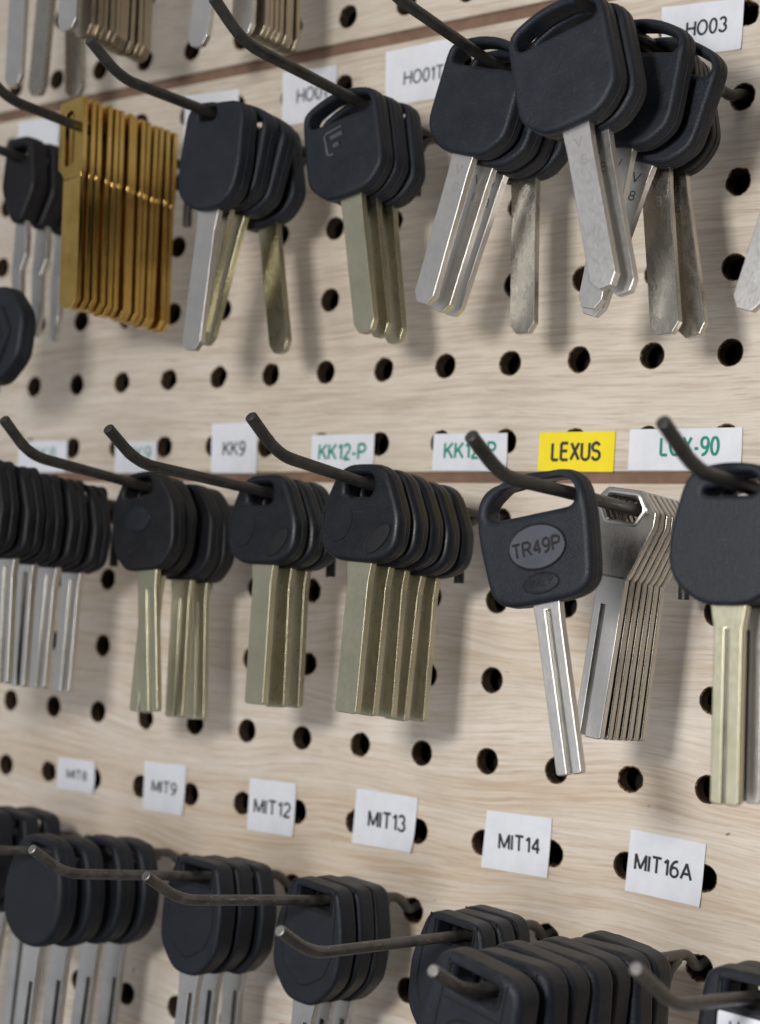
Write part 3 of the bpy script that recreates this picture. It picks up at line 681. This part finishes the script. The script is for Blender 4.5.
# middle row ------------------------------------------------------------------
stack(3, 2, [('ribbed', d, th, (-.42, 2.2)) for d, th in ((8.0, 1.5), (7.2, 1), (6.35, .8), (5.55, .5), (4.75, -.6), (3.95, -.8))], 'thick black ridged key', 'in the packed row at the left edge', 'thick ridged keys at the left edge')
stack(5, 2, [('bean', 4.8, 6, (-.06, 2.2), 'black key with oval emblem, two dots and a bean-shaped hole'), ('bean', 4.25, -3.5, (-.1, 2.2)), ('bean', 3.35, 1.6, (-.1, 2.2)), ('bean', 2.8, 2.4, (-.1, 2.2))], 'black key', 'behind the one with two dots', 'keys below the second teal tag')
stack(7, 2, [('round', 4.45, 0, (0.08, 1.78)), ('round_shaded', 3.87, .8, (0.08, 1.78)), ('round_shaded', 3.28, 1.4, (0.08, 1.78))], 'rounded black key with greenish blade', 'in the trio below the KK9 tag', 'rounded keys below the KK9 tag')
stack(9, 2, [('round_shaded' if i else 'round', 5.5 - .63 * i, -2.4 + .35 * i, (.20, 1.76)) for i in range(5)], 'rounded black key with greenish blade', 'in the five below the KK12-P tags', 'rounded keys below the KK12-P tags')
place('tr', 12, 2, 7.0, 12.5, (.88, 2.02), 'black key with grey oval reading TR49P below the yellow tag', 'keys on the hook below the yellow tag')
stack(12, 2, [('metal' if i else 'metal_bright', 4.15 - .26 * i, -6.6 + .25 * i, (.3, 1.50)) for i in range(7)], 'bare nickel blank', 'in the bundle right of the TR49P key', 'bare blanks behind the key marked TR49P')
stack(14, 2, [('lox', 7.95, 2, (.18, 2.13), 'plain black key with greenish grooved blade below the LOX-90 tag'), ('lox_silver', 7.2, 2.9, (.1, 2.13), 'black key with silver blade at the right edge below the LOX-90 tag')], 'key', '', 'keys below the LOX-90 tag')
# bottom row ------------------------------------------------------------------
stack(2, 4, [('shield', 4.3, -6, (0, 2.12)), ('shield', 3.4, -5, (0, 2.12)), ('shield', 2.4, -4, (0, 2.12))], 'black key', 'at the left edge behind the plain oval keys', 'keys at the bottom left edge')
stack(4, 4, [('oval', 5.5, -5, (.08, 2.4)), ('oval', 4.5, -4, (.08, 2.4)), ('oval', 3.45, -6, (.08, 2.4)), ('oval', 2.6, -5, (.08, 2.4))], 'plain oval black key', 'in the stack at bottom left', 'plain oval keys at bottom left')
stack(6, 4, [('shield', 3.9, -3, (.02, 2.44)), ('shield', 3.1, -2.5, (.02, 2.44)), ('shield', 2.3, -3.5, (.02, 2.44))], 'shield shaped black key', 'on the hook below the MIT9 tag', 'shield shaped keys below MIT9')
stack(8, 4, [('shield', 4.0, -6, (.05, 2.44)), ('shield', 3.3, -5, (.05, 2.44)), ('shield', 2.6, -5, (.05, 2.44))], 'shield shaped black key', 'on the hook below the MIT12 tag', 'shield shaped keys below MIT12')
stack(10, 4, [('shield', 4.0, -6, (.05, 2.44)), ('shield', 3.3, -4, (.05, 2.44)), ('shield', 2.6, -5, (.05, 2.44))], 'shield shaped black key', 'below the MIT13 tag, behind thick square keys', 'shield shaped keys below MIT13')
stack(12, 4, [('square', d, t, (0.16, 2.22)) for d, t in ((8.9, -12), (7.9, -5), (7.05, -11), (6.22, -4.5), (5.4, -9), (4.55, -2), (3.72, -8))], 'thick square black key', 'in the stack below the MIT14 tag', 'thick square keys below MIT14')
stack(14, 4, [('square', 6.2, -2, (.0, 2.22)), ('square', 5.3, -3, (.05, 2.22))], 'square black key', 'at the bottom right corner', 'square keys at the bottom right corner')
for o in [o for o in bpy.data.objects if o.get('group') == 'square keys at the bottom right corner']:
    if o['label'].startswith('front'):
        o['label'] = 'square black key with a handwritten white sticker, bottom right corner'
        mb = MB(); plate(mb, 'paper', fillet([(-.62, 1.86, .04), (.74, 1.84, .04), (.74, 1.0, .04), (-.62, 1.0, .04)]), (), .02, .005, 1, -.4)
        s = mb.build('sticker', [k for k in o.children if k.name.startswith('head')][0])
        lines(o if False else s, [[(-.45, 1.2), (-.36, 1.72), (-.3, 1.4), (-.2, 1.74), (-.14, 1.2)], [(.2, 1.72), (.05, 1.62), (.0, 1.35), (.12, 1.2), (.24, 1.35), (.12, 1.4)], [(.34, 1.5), (.58, 1.54)]], -.412, 'violet_ink', .018, 'handwriting')
# a fob at the left edge ----------------------------------------------------------
f = thing('key_fob', 'black fob with angular hole at the left edge below the slim keys', 'key fob', None, (5.0, -5.6, .35))
hd = head(f, 'plastic', [(-.85, 1.35, .4), (.5, 1.4, .5), (1.25, .6, .6), (1.15, -.6, .6), (.4, -1.3, .5), (-.9, -1.3, .4)], [], .6, .16, 5)
r = fillet([(-.6, .85, .15), (.4, .8, .2), (.8, .1, .2), (.4, -.75, .2), (-.6, -.8, .15)]); r.append(r[0])
lines(hd, [[(p.x, p.y) for p in r]], -.3, 'plastic_smooth', .06, 'raised_ring', True)
mb = MB(); plate(mb, 'groove', fillet([(-.4, .55, .1), (.25, .5, .1), (.5, .05, .1), (.2, -.45, .1), (-.4, -.5, .1)]), (), .03, .01, 1, -.3); mb.build('recess_shade', hd)  # near-black plate on the face paints the shade of the recess
mb = MB(); plate(mb, 'steel', fillet([(-1.22, 5.85, .15), (-.8, 5.85, .15), (-.45, 1.2), (-.85, 1.2)]), [ellipse(-1.0, 5.5, .12, .2)], .14, .03, 2); mb.build('strap', f)

# ------------------------------------------------------------------ light
w = bpy.data.worlds.new('World'); scn.world = w; w.use_nodes = True
nt = w.node_tree; bg = nt.nodes['Background']
tc = node(nt, 'ShaderNodeTexCoord')
def lobe(d, p0, p1, col):
    n = node(nt, 'ShaderNodeVectorMath', operation='DOT_PRODUCT'); n.inputs[1].default_value = Vector(d).normalized()
    nt.links.new(tc.outputs['Generated'], n.inputs[0])
    return ramp(nt, n.outputs['Value'], [(p0, (0, 0, 0)), (p1, col)])
base = (.085, .082, .08)
c = mix(nt, 1.0, base, lobe((0, 0, 1), .3, .95, (.30, .31, .33)), 'ADD')
wn = noise(nt, tc.outputs['Generated'], 3.2, 3, .6)
c = mix(nt, 1.0, c, mix(nt, 1.0, lobe((-.72, -.68, .10), .5, .96, (1.35, 1.37, 1.42)), ramp(nt, wn, [(.38, (.12,) * 3), (.5, (.5,) * 3), (.62, (1,) * 3)]), 'MULTIPLY'), 'ADD')
c = mix(nt, 1.0, c, lobe((.3, -.9, .2), .6, 1.0, (.20, .20, .21)), 'ADD')
nt.links.new(c, bg.inputs['Color']); bg.inputs['Strength'].default_value = .6
def area(name, loc, target, size, power, col):
    l = bpy.data.lights.new(name, 'AREA'); l.shape = 'SQUARE'; l.size = size; l.energy = power; l.color = col
    o = bpy.data.objects.new(name, l); COL.objects.link(o); o.location = loc
    o.rotation_euler = (Vector(target) - Vector(loc)).to_track_quat('-Z', 'Y').to_euler(); return o
area('shop_lamp', (31, -42, -.5), (18, 0, -5), 5, 13200, (1, .97, .93))
area('soft_fill', (24, -80, -22), (20, 0, -8), 30, 13500, (1, .985, .965))  # unseen soft fill, added in front to lighten the shadows
area('ceiling_lamp', (30, -38, 60), (14, 0, -3), 34, 7000, (1, .97, .93))

# ------------------------------------------------------------------ camera (solved from the hole grid)
cam = bpy.data.cameras.new('Camera'); co = bpy.data.objects.new('Camera', cam); COL.objects.link(co)
Rm = ((0.79633611, -0.06145204, 0.60172456), (0.01374186, 0.99640688, 0.08357329), (-0.60469824, -0.05828362, 0.79431924))
cv = lambda v: Vector((v[0], v[2], -v[1]))
rx, ry, rz = cv(Rm[0]), -cv(Rm[1]), -cv(Rm[2])
mw = Matrix((rx, ry, rz)).transposed().to_4x4(); mw.translation = (40.30246913, -34.32416129, -6.34599724)
co.matrix_world = mw
cam.sensor_fit = 'VERTICAL'; cam.sensor_height = 24; cam.sensor_width = 24 * 760 / 1024; cam.lens = 1627.8 / 1024 * 24
cam.clip_start = .5; cam.clip_end = 1000
cam.dof.use_dof = True; cam.dof.focus_distance = 34.6; cam.dof.aperture_fstop = .0382 / .38; cam.dof.aperture_blades = 7
scn.camera = co
scn.view_settings.view_transform = 'Standard'; scn.view_settings.look = 'None'; scn.view_settings.exposure = 0; scn.view_settings.gamma = 1
scn.render.resolution_x = 760; scn.render.resolution_y = 1024
